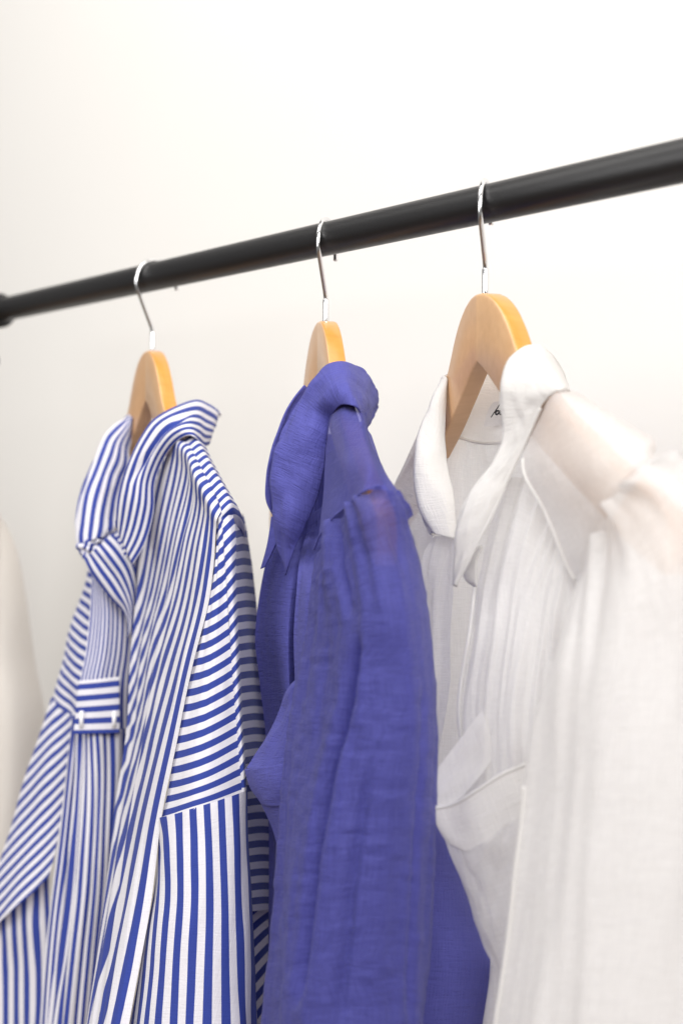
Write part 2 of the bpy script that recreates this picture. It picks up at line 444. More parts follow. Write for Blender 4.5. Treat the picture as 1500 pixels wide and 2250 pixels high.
# front half on the near side, gathered under the collar and swinging out in one long fold
sheet(sh1, "front_panel", [
 [(398,960,1.150,3.6),(404,965,1.118,4.2),(419,981,1.092,6),(433,1007,1.074,8.2),(451,1042,1.053,10.6),(468,1073,1.033,12.6),(487,1122,1.012,15.2)],
 [(388,970,1.135,3.3),(391,974,1.102,4.2),(404,990,1.087,6),(417,1018,1.067,8.2),(435,1054,1.046,10.6),(453,1088,1.027,12.6),(478,1138,1.009,15.2)],
 [(366,1000,1.150,2.5),(380,1012,1.116,3.8),(402,1040,1.094,6.2),(424,1075,1.078,8.8),(442,1100,1.055,11),(458,1126,1.035,13),(475,1163,1.010,15.2)],
 [(328,1112,1.168,1.4),(345,1125,1.145,3.0),(370,1150,1.116,5.6),(398,1178,1.086,8.4),(420,1195,1.064,10.8),(444,1215,1.032,13),(470,1240,1.007,15.2)],
 [(303,1287,1.190,2.2),(318,1290,1.175,3.2),(345,1302,1.140,6.2),(374,1312,1.10,8.9),(402,1322,1.060,11.4),(430,1332,1.026,13.5),(457,1342,1.004,15.2)],
 [(288,1443,1.190,4.4),(296,1444,1.180,5.3),(320,1448,1.14,7.8),(346,1452,1.098,10.2),(376,1456,1.055,12.2),(403,1460,1.022,13.8),(425,1466,1.003,15.2)],
 [(278,1604,1.170,7.8),(298,1608,1.130,9.3),(320,1612,1.086,11.2),(346,1616,1.042,12.9),(371,1620,1.016,14.1),(392,1626,1.002,15.2)],
 [(250,1782,1.155,9.3),(268,1785,1.115,10.6),(290,1788,1.075,12.1),(314,1790,1.038,13.3),(337,1793,1.014,14.3),(356,1798,1.002,15.2)],
 [(228,1960,1.115,9.8),(244,1962,1.080,11.8),(265,1965,1.045,12.8),(288,1968,1.02,13.7),(312,1970,1.004,14.5),(333,1974,0.998,15.2)],
 [(206,2120,1.09,10.0),(220,2121,1.060,12.4),(240,2122,1.03,13.1),(262,2124,1.01,13.9),(286,2126,0.998,14.6),(306,2128,0.994,15.2)],
 [(183,2280,1.065,10.2),(196,2280,1.04,12.9),(214,2280,1.02,13.5),(236,2281,1.00,14.1),(258,2282,0.992,14.7),(279,2283,0.99,15.2)],
], S, 90, 160, dz=-0.030, pin=True, folds=[(0.0022, 9, 2.0, 3), (0.0009, 22, 5, 5), (0.0010, 14, 12, 8, 'top')])
# sleeve head, stripes slanting up to the centre seam
up_rows = [
 [(476,1150,1.018,-0.5),(482,1128,1.012,-0.5),(488,1108,1.012,-0.5)],
 [(470,1224,1.014,2.4),(482,1212,1.005,2.4),(492,1199,1.003,2.4)],
 [(460,1300,1.010,4.7),(480,1285,1.000,4.7),(497,1270,1.000,4.7)],
 [(443,1376,1.009,7.0),(473,1362,0.996,7.0),(502,1342,0.998,7.0)],
 [(422,1470,1.008,9.9),(466,1455,0.992,9.9),(507,1430,0.996,9.9)],
 [(405,1557,1.007,12.5),(460,1540,0.988,12.5),(512,1510,0.994,12.5)],
 [(383,1657,1.006,15.4),(452,1636,0.984,15.4),(520,1600,0.992,15.4)],
 [(366,1747,1.006,18.2),(446,1722,0.981,18.1),(526,1680,0.990,18)],
 [(353,1799,1.006,19.9),(440,1774,0.979,20),(531,1742,0.989,20)],
]
_, gu = sheet(sh1, "sleeve_head", up_rows, S, 40, 110, dz=-0.030, folds=[(0.0014, 3, 3, 11), (0.0006, 9, 6, 12)])
_, gs = sheet(sh1, "sleeve_head", [
 [(487,1126,1.0115,0.1),(497,1116,1.014,0.1),(507,1106,1.022,0.1)],
 [(492,1199,1.0025,2.5),(505,1185,1.002,2.5),(518,1172,1.010,2.5)],
 [(497,1270,0.9995,4.8),(509,1256,0.998,4.8),(519,1243,1.006,4.8)],
 [(502,1342,0.9975,7.1),(512,1329,0.996,7.1),(522,1316,1.004,7.1)],
 [(507,1430,0.9955,10),(517,1418,0.994,10),(526,1405,1.003,10)],
 [(512,1510,0.9935,12.6),(521,1499,0.992,12.6),(530,1487,1.002,12.6)],
 [(520,1600,0.9915,15.5),(527,1589,0.990,15.5),(534,1578,1.000,15.5)],
 [(526,1680,0.9895,18.1),(533,1670,0.988,18.1),(539,1660,0.998,18.1)],
 [(531,1742,0.9885,20.1),(536,1740,0.988,20),(542,1737,0.998,20)],
], S, 14, 110, dz=-0.030)
# shoulder yoke behind the seam, then the shaded back
sheet(sh1, "yoke", [
 [(403,965,1.1165,0),(416,956,1.122,0),(432,958,1.14,0),(444,972,1.18,0)],
 [(418,982,1.0905,1.9),(432,971,1.094,1.9),(447,977,1.11,1.9),(456,992,1.15,1.9)],
 [(432,1008,1.0725,4),(447,997,1.075,4),(459,1003,1.09,4),(467,1016,1.13,4)],
 [(450,1043,1.0515,6.4),(464,1029,1.053,6.4),(476,1035,1.068,6.4),(485,1048,1.105,6.4)],
 [(467,1074,1.0315,8.6),(482,1060,1.033,8.6),(493,1065,1.048,8.6),(501,1078,1.08,8.6)],
 [(481,1104,1.0165,10.6),(497,1089,1.018,10.6),(509,1094,1.032,10.6),(517,1106,1.065,10.6)],
 [(488,1126,1.009,11.9),(504,1110,1.010,11.9),(519,1113,1.026,11.9),(530,1130,1.06,11.9)],
 [(498,1165,1.030,13.3),(514,1158,1.034,13.3),(527,1163,1.052,13.3),(538,1185,1.085,13.3)],
], S, 30, 90, dz=-0.030)
BK = [(1128,509,530),(1170,517,541),(1240,519,549),(1350,522,561),(1460,527,572),(1560,531,581),(1650,536,588),(1760,540,596),(1860,544,604),(2000,550,614)]
rows = []
for i, (y, xf, xr) in enumerate(BK):
    s = (y - 1125) / 31.0
    rows.append([(xf, y + 4, 0.990, s), ((xf + xr) / 2, y, 1.030, s), (xr, y + 2, 1.085, s), (xr - 6, y + 2, 1.17, s), (xr - 90, y, 1.30, s), (xr - 200, y - 10, 1.42, s)])
sheet(sh1, "back_panel", rows, S, 60, 120, folds=[(0.0012, 5, 5, 21)])
sheet(sh1, "back_panel", [
 [(546,1925,1.03,0),(575,1945,1.05,1.2),(610,1968,1.10,2.4),(600,1968,1.2,4),(400,1940,1.42,12)],
 [(548,2030,1.03,3.1),(580,2045,1.05,4.3),(612,2060,1.10,5.5),(600,2060,1.2,7),(400,2040,1.42,15)],
 [(552,2150,1.03,6.2),(585,2160,1.05,7.4),(614,2170,1.10,8.6),(600,2170,1.2,10),(400,2150,1.42,18)],
 [(556,2290,1.03,9.5),(590,2295,1.05,10.7),(616,2300,1.10,11.9),(600,2300,1.2,13),(400,2300,1.42,21)],
], S, 50, 60)
# lower sleeve, stripes running down
_, gl = sheet(sh1, "sleeve", [
 [(354,1797,1.0055,0.15),(385,1789,0.988,1.2),(415,1779,0.980,2.2),(448,1769,0.976,3.3),(480,1758,0.976,4.3),(512,1747,0.979,5.4),(541,1735,0.995,6.4)],
 [(345,1895,1.005,-0.9),(380,1890,0.984,0.9),(414,1885,0.976,2.1),(450,1878,0.972,3.2),(484,1872,0.972,4.3),(517,1867,0.975,5.4),(544,1864,0.993,6.5)],
 [(331,1985,1.006,-1.6),(370,1985,0.982,0.6),(408,1985,0.972,1.9),(448,1985,0.968,3.1),(486,1986,0.968,4.25),(522,1988,0.972,5.4),(550,1992,0.992,6.6)],
 [(310,2110,1.008,-2.4),(350,2112,0.981,0.2),(394,2114,0.969,1.7),(440,2116,0.964,3.0),(484,2118,0.964,4.2),(526,2119,0.969,5.4),(557,2122,0.990,6.7)],
 [(280,2290,1.01,-3.2),(325,2290,0.980,-0.2),(376,2290,0.966,1.4),(430,2290,0.960,2.9),(482,2290,0.960,4.15),(532,2290,0.966,5.4),(568,2290,0.988,6.8)],
], S, 70, 90, folds=[(0.0022, 5, 1.8, 31), (0.0007, 12, 5, 32)], hollow=0.06, dz=-0.030)
# collar: near wing, far wing, stand
near_wing = [
 ((256,1160,1.150),(291,1241,1.142)),((256,1130,1.144),(318,1196,1.136)),((263,1081,1.140),(338,1122,1.134)),((275,1040,1.138),(340,1064,1.132)),
 ((291,999,1.136),(352,1025,1.128)),((310,962,1.136),(371,990,1.118)),((336,925,1.137),(394,966,1.106)),((365,905,1.140),(412,957,1.097)),
 ((400,889,1.150),(426,959,1.094)),((430,880,1.166),(437,970,1.102)),((458,889,1.190),(446,981,1.12)),((481,906,1.220),(456,978,1.15)),((470,915,1.250),(458,975,1.20))]
rows = []
for k, (f, o) in enumerate(near_wing):
    bul = 0.010
    rows.append([(f[0] + 3, f[1] + 4, f[2] + 0.006, 0.1), (f[0], f[1], f[2], 0.3)] +
      [(f[0]*(1-t)+o[0]*t, f[1]*(1-t)+o[1]*t, f[2]*(1-t)+o[2]*t - bul * math.sin(math.pi * t) * (1.0 if k > 1 else 0.5), 0.3 + 5.6 * t) for t in (0.3, 0.6, 0.85)] + [(*o, 5.9)])
_, gc = sheet(sh1, "collar", rows, S, 44, 110, dz=-0.028, folds=[(0.0007, 4, 4, 41)], creases=[([(0.22, 0.45), (0.35, 0.62), (0.5, 0.6), (0.62, 0.45)], 0.08, 0.004)], solid=0.0012)
far_wing = [
 ((287,912,1.262),(292,925,1.258)),((263,930,1.255),(292,962,1.26)),((238,954,1.248),(284,995,1.258)),((222,987,1.240),(280,1030,1.252)),((203,1030,1.228),(272,1060,1.243)),
 ((187,1075,1.218),(265,1092,1.232)),((175,1126,1.208),(259,1130,1.218)),((171,1176,1.202),(254,1158,1.208)),((176,1199,1.200),(242,1173,1.205))]
rows = []
for f, o in far_wing:
    rows.append([(f[0] + 4, f[1] + 2, f[2] + 0.02, -0.3)] + [(f[0]*(1-t)+o[0]*t, f[1]*(1-t)+o[1]*t, f[2]*(1-t)+o[2]*t - 0.010*math.sin(math.pi*t), 4.2 * t) for t in (0, 0.3, 0.6, 1.0)])
sheet(sh1, "collar", rows, S, 40, 70, folds=[(0.0016, 3, 6, 44)], solid=0.0012)
sheet(sh1, "collar_stand", [
 [(172,1184,1.202,0),(200,1186,1.196,1.5),(240,1168,1.20,3.2)],
 [(174,1205,1.198,0.2),(198,1200,1.190,2.2),(236,1180,1.195,3.6)],
 [(181,1229,1.198,0.5),(205,1212,1.192,2.8),(240,1186,1.195,4.4)]], S, 40, 30, folds=[(0.004, 9, 4, 47)], solid=0.001)
# inside of the neck
def neck_ring(parent, ctr, a, n, ra, rn, z0, z1, mat, stripe=0.0, tilt=0.0):
    pts = []
    rows = []
    m = 48
    vs = []; st = []
    for j, z in enumerate(np.linspace(z0, z1, 6)):
        for k in range(m):
            th = 2 * math.pi * k / m
            q = ctr + a * (ra * math.cos(th)) + n * (rn * math.sin(th))
            vs.append((q[0], q[1], z - tilt * (0.5 + 0.5 * math.sin(th)))); st.append(j * 0.9 if stripe else 0)
    fs = [(j*m + k, j*m + (k+1) % m, (j+1)*m + (k+1) % m, (j+1)*m + k) for j in range(5) for k in range(m)]
    me = bpy.data.meshes.new("neck_band"); me.from_pydata(vs, [], fs)
    me.polygons.foreach_set("use_smooth", np.ones(len(fs), dtype=bool))
    at = me.attributes.new("stripe", 'FLOAT', 'POINT'); at.data.foreach_set("value", np.array(st, np.float32))
    fa = me.attributes.new("cloth", 'FLOAT_VECTOR', 'POINT'); fa.data.foreach_set("vector", np.array(vs, np.float32).reshape(-1))
    return link_mesh("neck_band", me, mat, parent)
neck_ring(sh1, h1[1], h1[2], h1[3], 0.048, 0.042, CAMH + 0.012, CAMH + 0.040, S, 1.0, 0.09)
# neck facing, placket, tab and gathered centre front
sheet(sh1, "facing", [
 [(184,1228,1.186,0.2),(214,1202,1.180,3),(247,1174,1.184,5.6)],
 [(205,1262,1.184,0.2),(236,1230,1.176,3),(268,1196,1.180,5.6)],
 [(240,1310,1.182,0.2),(267,1276,1.172,3),(294,1240,1.176,5.6)],
 [(272,1350,1.182,0.2),(286,1322,1.174,3),(299,1285,1.178,5.6)],
 [(282,1402,1.186,0.2),(288,1384,1.180,3),(296,1350,1.184,5.6)]], S, 40, 50, folds=[(0.0015, 4, 4, 51)], solid=0.001)
sheet(sh1, "placket", [
 [(214,1190,1.222,0),(255,1188,1.214,5.5),(322,1180,1.222,12)],
 [(204,1262,1.205,0),(235,1262,1.198,5.5),(305,1262,1.215,12)],
 [(199,1350,1.203,0),(240,1352,1.196,5.5),(312,1354,1.215,12)],
 [(190,1430,1.201,0),(235,1430,1.194,5.5),(310,1430,1.215,12)],
 [(176,1505,1.200,0),(222,1503,1.193,5.5),(305,1500,1.215,12)],
 [(168,1640,1.206,0),(222,1640,1.200,5.5),(300,1640,1.222,12)]], S, 60, 50, folds=[(0.001, 10, 2, 52)])
_, gt = sheet(sh1, "placket_tab", [
 [(174,1496,1.186,-0.05),(218,1492,1.181,-0.05),(263,1487,1.184,-0.05)],
 [(168,1555,1.185,2.3),(215,1552,1.180,2.3),(263,1548,1.183,2.3)],
 [(162,1613,1.184,4.6),(212,1612,1.179,4.6),(263,1611,1.182,4.6)]], S, 30, 40, folds=[(0.0008, 4, 3, 53)], solid=0.0015)
for px in (180, 252):
    tube(sh1, "stitch_bar", [P(px, 1562, 1.1805), P(px - 1, 1598, 1.1795)], 0.0019, M_BAR, 8)
sheet(sh1, "front_gather", [
 [(160,1608,1.205,0),(185,1608,1.192,3),(215,1608,1.186,5.5),(245,1606,1.190,7.5),(290,1600,1.215,10)],
 [(157,1720,1.203,0.3),(182,1720,1.190,2.8),(212,1720,1.184,5),(242,1718,1.188,7.2),(285,1715,1.215,10)],
 [(149,1840,1.20,0.6),(175,1840,1.188,2.6),(205,1840,1.180,4.8),(235,1838,1.184,7),(275,1835,1.21,10)],
 [(140,1960,1.20,0.8),(166,1960,1.186,2.5),(195,1960,1.178,4.6),(224,1960,1.182,6.6),(262,1960,1.205,10)],
 [(122,2100,1.198,0.9),(150,2100,1.184,2.5),(178,2100,1.176,4.4),(205,2100,1.180,6.2),(240,2100,1.20,10)],
 [(100,2290,1.196,1),(130,2290,1.182,2.5),(158,2290,1.174,4.2),(185,2290,1.178,6),(220,2290,1.20,10)]], S, 70, 90, folds=[(0.0035, 9, 1.6, 54), (0.001, 20, 4, 55)])
# far front half and far sleeve
def slant(rows, f): return [[(x, y, z, f(x, y)) for x, y, z in r] for r in rows]
sheet(sh1, "front_panel", slant([
 [(196,1225,1.30),(204,1240,1.275),(214,1265,1.235)],
 [(180,1307,1.30),(194,1320,1.27),(207,1345,1.23)],
 [(150,1392,1.295),(172,1415,1.265),(197,1450,1.225)],
 [(133,1462,1.29),(158,1490,1.26),(186,1525,1.222)],
 [(116,1535,1.29),(138,1560,1.26),(165,1590,1.222)]], lambda x, y: (y - 1265 - 0.95 * (x - 214)) / 25.0), S, 30, 60, folds=[(0.002, 3, 4, 61)])
sheet(sh1, "sleeve", slant([
 [(116,1532,1.288),(138,1556,1.262),(160,1580,1.225)],
 [(86,1625,1.285),(120,1624,1.255),(152,1640,1.222)],
 [(58,1705,1.283),(100,1705,1.25),(143,1715,1.22)],
 [(28,1800,1.28),(82,1795,1.245),(133,1800,1.218)],
 [(0,1885,1.278),(65,1870,1.24),(122,1870,1.216)],
 [(-38,2000,1.276),(45,1955,1.236),(110,1914,1.215)],
 [(-50,2060,1.276),(30,2000,1.235),(108,1925,1.216)]], lambda x, y: (y - 1580 + 1.05 * (x - 160)) / 25.0), S, 40, 80, folds=[(0.002, 3, 3, 62)])
sheet(sh1, "sleeve", [
 [(-52,2045,1.283,-2),(30,1985,1.262,1.2),(112,1912,1.235,5)],
 [(-50,2140,1.283,-2),(30,2120,1.262,1.2),(104,2080,1.235,4.6)],
 [(-45,2290,1.283,-2),(30,2290,1.262,1.2),(96,2290,1.235,4.2)]], S, 40, 50, folds=[(0.005, 4, 1.5, 63)])
sheet(sh1, "front_edge", [
 [(158,1570,1.212,0),(166,1572,1.205,0.6),(172,1574,1.210,1.2)],
 [(142,1715,1.210,0),(155,1715,1.203,0.9),(164,1715,1.208,1.8)],
 [(122,1880,1.208,0),(138,1880,1.20,1),(154,1880,1.206,2)],
 [(106,2020,1.206,0),(122,2020,1.198,1.2),(142,2020,1.204,2.4)],
 [(86,2290,1.204,0),(102,2290,1.196,1.3),(122,2290,1.202,2.6)]], S, 20, 60, folds=[(0.002, 3, 2, 64)])

# ------------------------------------------------------------------ violet blue shirt
sh2 = empty("shirt", (h2[1][0], h2[1][1], CAMH - 0.5), "violet blue sheer shirt with a wide collar, between the striped and white shirts", "shirt", "shirts on hangers")
V = M_PUR; VD = M_PURD
near_wing = [((622,1232,0.968),(626,1265,0.962)),((611,1190,0.963),(641,1222,0.955)),((604,1140,0.958),(662,1172,0.948)),((599,1083,0.954),(684,1126,0.944)),((600,1030,0.951),(700,1080,0.941)),
 ((612,980,0.950),(711,1022,0.938)),((636,926,0.950),(718,962,0.936)),((658,885,0.953),(726,925,0.937)),((688,838,0.948),(739,898,0.922)),((722,806,0.944),(756,888,0.912)),
 ((752,799,0.946),(775,892,0.906)),((791,810,0.965),(789,911,0.916)),((822,850,1.000),(797,934,0.945)),((829,884,1.030),(803,946,0.985)),((820,902,1.060),(801,945,1.015))]
rows = []
for k, (f, o) in enumerate(near_wing):
    b = 0.009 if k > 1 else 0.003
    rows.append([(f[0]+8, f[1]+8, f[2]+0.012) if k < 9 else (f[0]-2, f[1]+3, f[2]+0.012)] + [(f[0]*(1-t)+o[0]*t, f[1]*(1-t)+o[1]*t, f[2]*(1-t)+o[2]*t - b*math.sin(math.pi*t)) for t in (0, 0.25, 0.55, 0.85, 1.0)])
_, gc2 = sheet(sh2, "collar", rows, VD, 48, 120, folds=[(0.0012, 3, 7, 71), (0.0009, 6, 22, 72)], solid=0.0012)
rows = [[(668,846,0.992),(690,870,1.0)],[(629,899,0.984),(665,912,0.992)],[(601,974,0.974),(645,980,0.985)],[(585,1040,0.969),(630,1045,0.98)],[(585,1100,0.967),(625,1105,0.976)],[(604,1142,0.970),(625,1148,0.974)]]
sheet(sh2, "collar", rows, VD, 20, 50, folds=[(0.0015, 2, 6, 73)], solid=0.0012)
sheet(sh2, "collar_point", [[(597,1135,0.985),(622,1150,0.977)],[(589,1190,0.987),(612,1182,0.980)],[(573,1250,0.989),(582,1246,0.987)]], VD, 16, 30, solid=0.0012)
neck_ring(sh2, h2[1], h2[2], h2[3], 0.040, 0.030, CAMH + 0.010, CAMH + 0.045, VD, 0, 0.045)
sheet(sh2, "yoke", [
 [(714,926,0.955),(727,890,0.938),(755,870,0.930),(788,878,0.935),(800,912,0.965),(792,935,1.02)],
 [(716,985,0.935),(735,965,0.905),(765,948,0.884),(795,944,0.882),(812,968,0.912),(800,980,0.98)],
 [(713,1040,0.920),(735,1020,0.888),(770,1000,0.858),(806,994,0.846),(830,1007,0.868),(822,1020,0.93)],
 [(708,1110,0.905),(735,1085,0.870),(775,1052,0.838),(815,1038,0.816),(846,1046,0.832),(842,1060,0.89)],
 [(700,1180,0.900),(733,1138,0.860),(770,1108,0.833),(805,1078,0.808),(860,1078,0.816),(858,1090,0.87)]], V, 50, 70, folds=[(0.001, 4, 4, 75)])
SL = [
 [(690,1207,0.896),(707,1168,0.876),(733,1136,0.853),(768,1107,0.828),(800,1079,0.804),(833,1066,0.795),(862,1078,0.808)],
 [(682,1236,0.892),(702,1204,0.864),(735,1175,0.835),(780,1140,0.807),(825,1110,0.788),(866,1098,0.792),(889,1116,0.812)],
 [(677,1296,0.884),(702,1270,0.848),(745,1240,0.814),(797,1215,0.800),(848,1200,0.789),(893,1186,0.797),(917,1190,0.818)],
 [(676,1376,0.878),(703,1362,0.838),(750,1350,0.802),(805,1342,0.782),(860,1336,0.775),(914,1324,0.788),(942,1318,0.820)],
 [(661,1480,0.874),(695,1476,0.830),(747,1474,0.794),(805,1472,0.778),(865,1470,0.774),(922,1466,0.787),(954,1462,0.820)],
 [(640,1592,0.870),(680,1592,0.824),(736,1592,0.788),(800,1592,0.774),(865,1592,0.772),(926,1590,0.786),(959,1588,0.820)],
 [(616,1750,0.868),(660,1750,0.819),(720,1750,0.784),(790,1750,0.770),(860,1750,0.770),(922,1748,0.785),(957,1746,0.820)],
 [(604,1910,0.866),(648,1910,0.816),(710,1910,0.780),(780,1910,0.768),(850,1910,0.768),(914,1910,0.784),(950,1908,0.820)],
 [(594,2060,0.866),(640,2060,0.814),(702,2060,0.778),(772,2060,0.766),(842,2060,0.768),(906,2060,0.783),(942,2060,0.820)],
 [(578,2290,0.866),(626,2290,0.812),(690,2290,0.776),(760,2290,0.765),(830,2290,0.768),(894,2290,0.783),(930,2290,0.820)]]
sheet(sh2, "sleeve", SL, M_PURS, 110, 190, folds=[(0.0042, 6, 2.2, 81), (0.0017, 16, 5, 82), (0.0020, 17, 2.4, 83, 'top'), (0.0006, 12, 60, 84)],
  creases=[([(0.28, 0.52), (0.42, 0.46), (0.55, 0.40), (0.7, 0.37), (0.95, 0.36)], 0.030, 0.015), ([(0.02, 0.36), (0.1, 0.40), (0.25, 0.45)], 0.026, 0.010), ([(0.05, 0.80), (0.2, 0.78)], 0.03, 0.003), ([(0.35, 0.80), (0.7, 0.82), (1.0, 0.84)], 0.02, 0.003), ([(0.5, 0.60), (0.75, 0.55), (1.0, 0.53)], 0.022, 0.005)],
  hollow=0.055)
# gathered seam of the sleeve head
tube(sh2, "seam", [P(*q[:2], q[2] - 0.003) for q in SL[0][:-1]], 0.0006, VD, 8, smooth_n=60)
# near front, far front, flap with its hem band, back
sheet(sh2, "front_panel", [
 [(690,1090,1.03),(706,1060,1.03),(726,1020,1.03)],
 [(678,1160,1.01),(700,1140,1.01),(724,1110,1.01)],
 [(662,1225,0.965),(688,1228,0.950),(720,1230,0.925)],
 [(657,1290,0.932),(675,1292,0.905),(710,1295,0.885)],
 [(649,1400,0.930),(668,1400,0.902),(705,1400,0.88)],
 [(646,1500,0.930),(662,1500,0.900),(700,1500,0.88)],
 [(640,1700,0.930),(660,1700,0.900),(700,1700,0.88)],
 [(640,2290,0.930),(660,2290,0.900),(700,2290,0.88)]], VD, 40, 120, folds=[(0.002, 5, 5, 91)])
sheet(sh2, "front_panel", [
 [(650,1000,1.07),(675,1005,1.06),(700,1010,1.05),(722,1015,1.05)],
 [(632,1080,1.055),(655,1085,1.045),(690,1090,1.04),(716,1095,1.04)],
 [(608,1160,1.03),(630,1165,1.015),(665,1175,1.01),(690,1180,1.02)],
 [(582,1250,1.03),(610,1255,1.005),(645,1258,0.98),(672,1260,0.985)],
 [(568,1330,1.03),(600,1332,1.002),(638,1335,0.975),(662,1336,0.985)],
 [(562,1400,1.03),(596,1400,1.00),(634,1400,0.972),(655,1400,0.985)],
 [(572,1490,1.03),(602,1490,1.00),(636,1490,0.972),(656,1490,0.985)],
 [(585,1600,1.03),(610,1600,1.00),(640,1600,0.975),(660,1600,0.985)],
 [(590,2290,1.03),(615,2290,1.00),(640,2290,0.975),(660,2290,0.985)]], VD, 50, 120, folds=[(0.003, 4, 3, 92)])
_, gp = sheet(sh2, "pocket", [
 [(664,1472,0.905),(672,1476,0.892),(690,1490,0.885)],
 [(622,1535,0.925),(645,1545,0.902),(690,1560,0.885)],
 [(585,1620,0.940),(620,1625,0.910),(690,1630,0.885)],
 [(543,1688,0.950),(590,1682,0.915),(690,1672,0.885)]], VD, 40, 40, folds=[(0.002, 4, 4, 93)])
sheet(sh2, "pocket_hem", [
 [(541,1689,0.946),(580,1684,0.912),(690,1670,0.882)],
 [(552,1728,0.946),(585,1728,0.911),(690,1722,0.881)],
 [(572,1766,0.945),(600,1772,0.912),(690,1776,0.881)]], VD, 40, 20, solid=0.0012, folds=[(0.001, 4, 2, 94)])
sheet(sh2, "pocket", [
 [(572,1764,0.948),(600,1770,0.915),(690,1776,0.884)],
 [(604,1840,0.945),(630,1846,0.915),(690,1850,0.884)],
 [(616,2000,0.94),(640,2000,0.915),(690,2000,0.884)],
 [(616,2290,0.94),(640,2290,0.915),(690,2290,0.884)]], VD, 30, 40)
sheet(sh2, "back_panel", [
 [(800,940,1.02),(812,955,1.03),(790,960,1.09),(690,960,1.18),(620,1010,1.23)],
 [(850,1120,0.93),(860,1130,1.0),(800,1130,1.1),(690,1130,1.2),(605,1130,1.24)],
 [(880,1400,0.93),(890,1400,1.0),(850,1400,1.1),(720,1400,1.2),(605,1400,1.24)],
 [(900,1600,0.93),(915,1600,0.99),(880,1600,1.1),(740,1600,1.2),(610,1600,1.24)],
 [(910,1780,0.935),(945,1775,0.97),(920,1780,1.08),(760,1780,1.2),(620,1780,1.24)],
 [(915,1850,0.940),(986,1852,0.965),(960,1860,1.06),(780,1860,1.2),(630,1860,1.24)],
 [(915,1950,0.940),(1012,1952,0.965),(985,1955,1.06),(790,1955,1.2),(640,1955,1.24)],
 [(910,2030,0.940),(1042,2032,0.965),(1010,2035,1.06),(800,2035,1.2),(640,2035,1.24)],
 [(905,2110,0.940),(1077,2112,0.965),(1040,2115,1.06),(800,2115,1.2),(640,2115,1.24)],
 [(900,2170,0.940),(1075,2172,0.965),(1040,2175,1.06),(800,2175,1.2),(640,2175,1.24)],
 [(890,2290,0.940),(1048,2290,0.965),(1010,2290,1.06),(790,2290,1.2),(640,2290,1.24)]], VD, 70, 130, dz=-0.075, folds=[(0.002, 6, 3, 95)])

# ------------------------------------------------------------------ white shirt
sh3 = empty("shirt", (h3[1][0], h3[1][1], CAMH - 0.5), "white sheer shirt with open collar and chest pocket, rightmost on the rod", "shirt", "shirts on hangers")
W = M_WHT; WD = M_WHTD
near_wing = [((996,1286,0.836),(999,1287,0.835)),((998,1258,0.834),(1022,1245,0.829)),((1000,1222,0.832),(1048,1192,0.824)),((1002,1173,0.829),(1080,1132,0.819)),((1014,1130,0.827),(1102,1082,0.816)),
 ((1030,1091,0.826),(1119,1041,0.813)),((1056,1053,0.824),(1137,1003,0.810)),((1086,1014,0.822),(1153,970,0.807)),((1103,976,0.820),(1165,943,0.804)),((1106,935,0.820),(1176,917,0.801)),((1101,888,0.820),(1187,894,0.798)),
 ((1102,842,0.822),(1200,876,0.794)),((1120,790,0.830),(1215,864,0.790)),((1165,757,0.846),(1233,856,0.788)),((1206,778,0.870),(1244,858,0.800)),((1240,838,0.900),(1251,862,0.835))]
rows = []
for k, (f, o) in enumerate(near_wing):
    b = 0.0015 + 0.003 * min(1.0, max(0.0, (k - 9) / 4.0))
    rows.append([(f[0]+5, f[1]+3, f[2]+0.006)] + [(f[0]*(1-t)+o[0]*t, f[1]*(1-t)+o[1]*t, f[2]*(1-t)+o[2]*t - b*math.sin(math.pi*t)) for t in (0, 0.25, 0.55, 0.85, 1.0)])
_, gw = sheet(sh3, "collar", rows, WD, 48, 120, folds=[(0.0006, 3, 7, 101), (0.0005, 6, 22, 102)], solid=0.0013)
tube(sh3, "collar_edge", gw[:70, -1], 0.0012, WD, 8)
far_wing = [((978,826,0.952),(983,834,0.950)),((956,868,0.945),(975,900,0.945)),((941,912,0.938),(974,950,0.938)),((922,975,0.928),(979,1000,0.928)),((915,1040,0.918),(987,1045,0.916)),
 ((921,1090,0.910),(994,1085,0.907)),((935,1140,0.903),(999,1130,0.899)),((951,1172,0.898),(1004,1187,0.893))]
rows = [[(f[0]+5, f[1]+3, f[2]+0.02)] + [(f[0]*(1-t)+o[0]*t, f[1]*(1-t)+o[1]*t, f[2]*(1-t)+o[2]*t - 0.004*math.sin(math.pi*t)) for t in (0, 0.3, 0.65, 1.0)] for f, o in far_wing]
_, gf = sheet(sh3, "collar", rows, WD, 40, 80, folds=[(0.0015, 3, 5, 104)], solid=0.0013)
# far shoulder and sleeve
sheet(sh3, "sleeve", [
 [(960,850,1.00),(985,880,0.96)],
 [(921,945,1.01),(960,960,0.955)],
 [(893,1013,1.02),(930,1030,0.97),(960,1040,0.94)],
 [(864,1075,1.03),(905,1095,0.98),(965,1110,0.93)],
 [(850,1120,1.03),(905,1140,0.98),(955,1150,0.93)],
 [(860,1180,1.03),(905,1190,0.98),(946,1185,0.935)],
 [(880,1230,1.03),(908,1235,0.98),(930,1214,0.945)],
 [(880,1400,1.03),(905,1400,0.99),(925,1400,0.95)],
 [(880,1700,1.03),(905,1700,0.99),(925,1700,0.95)]], W, 30, 90, folds=[(0.002, 3, 4, 105)])
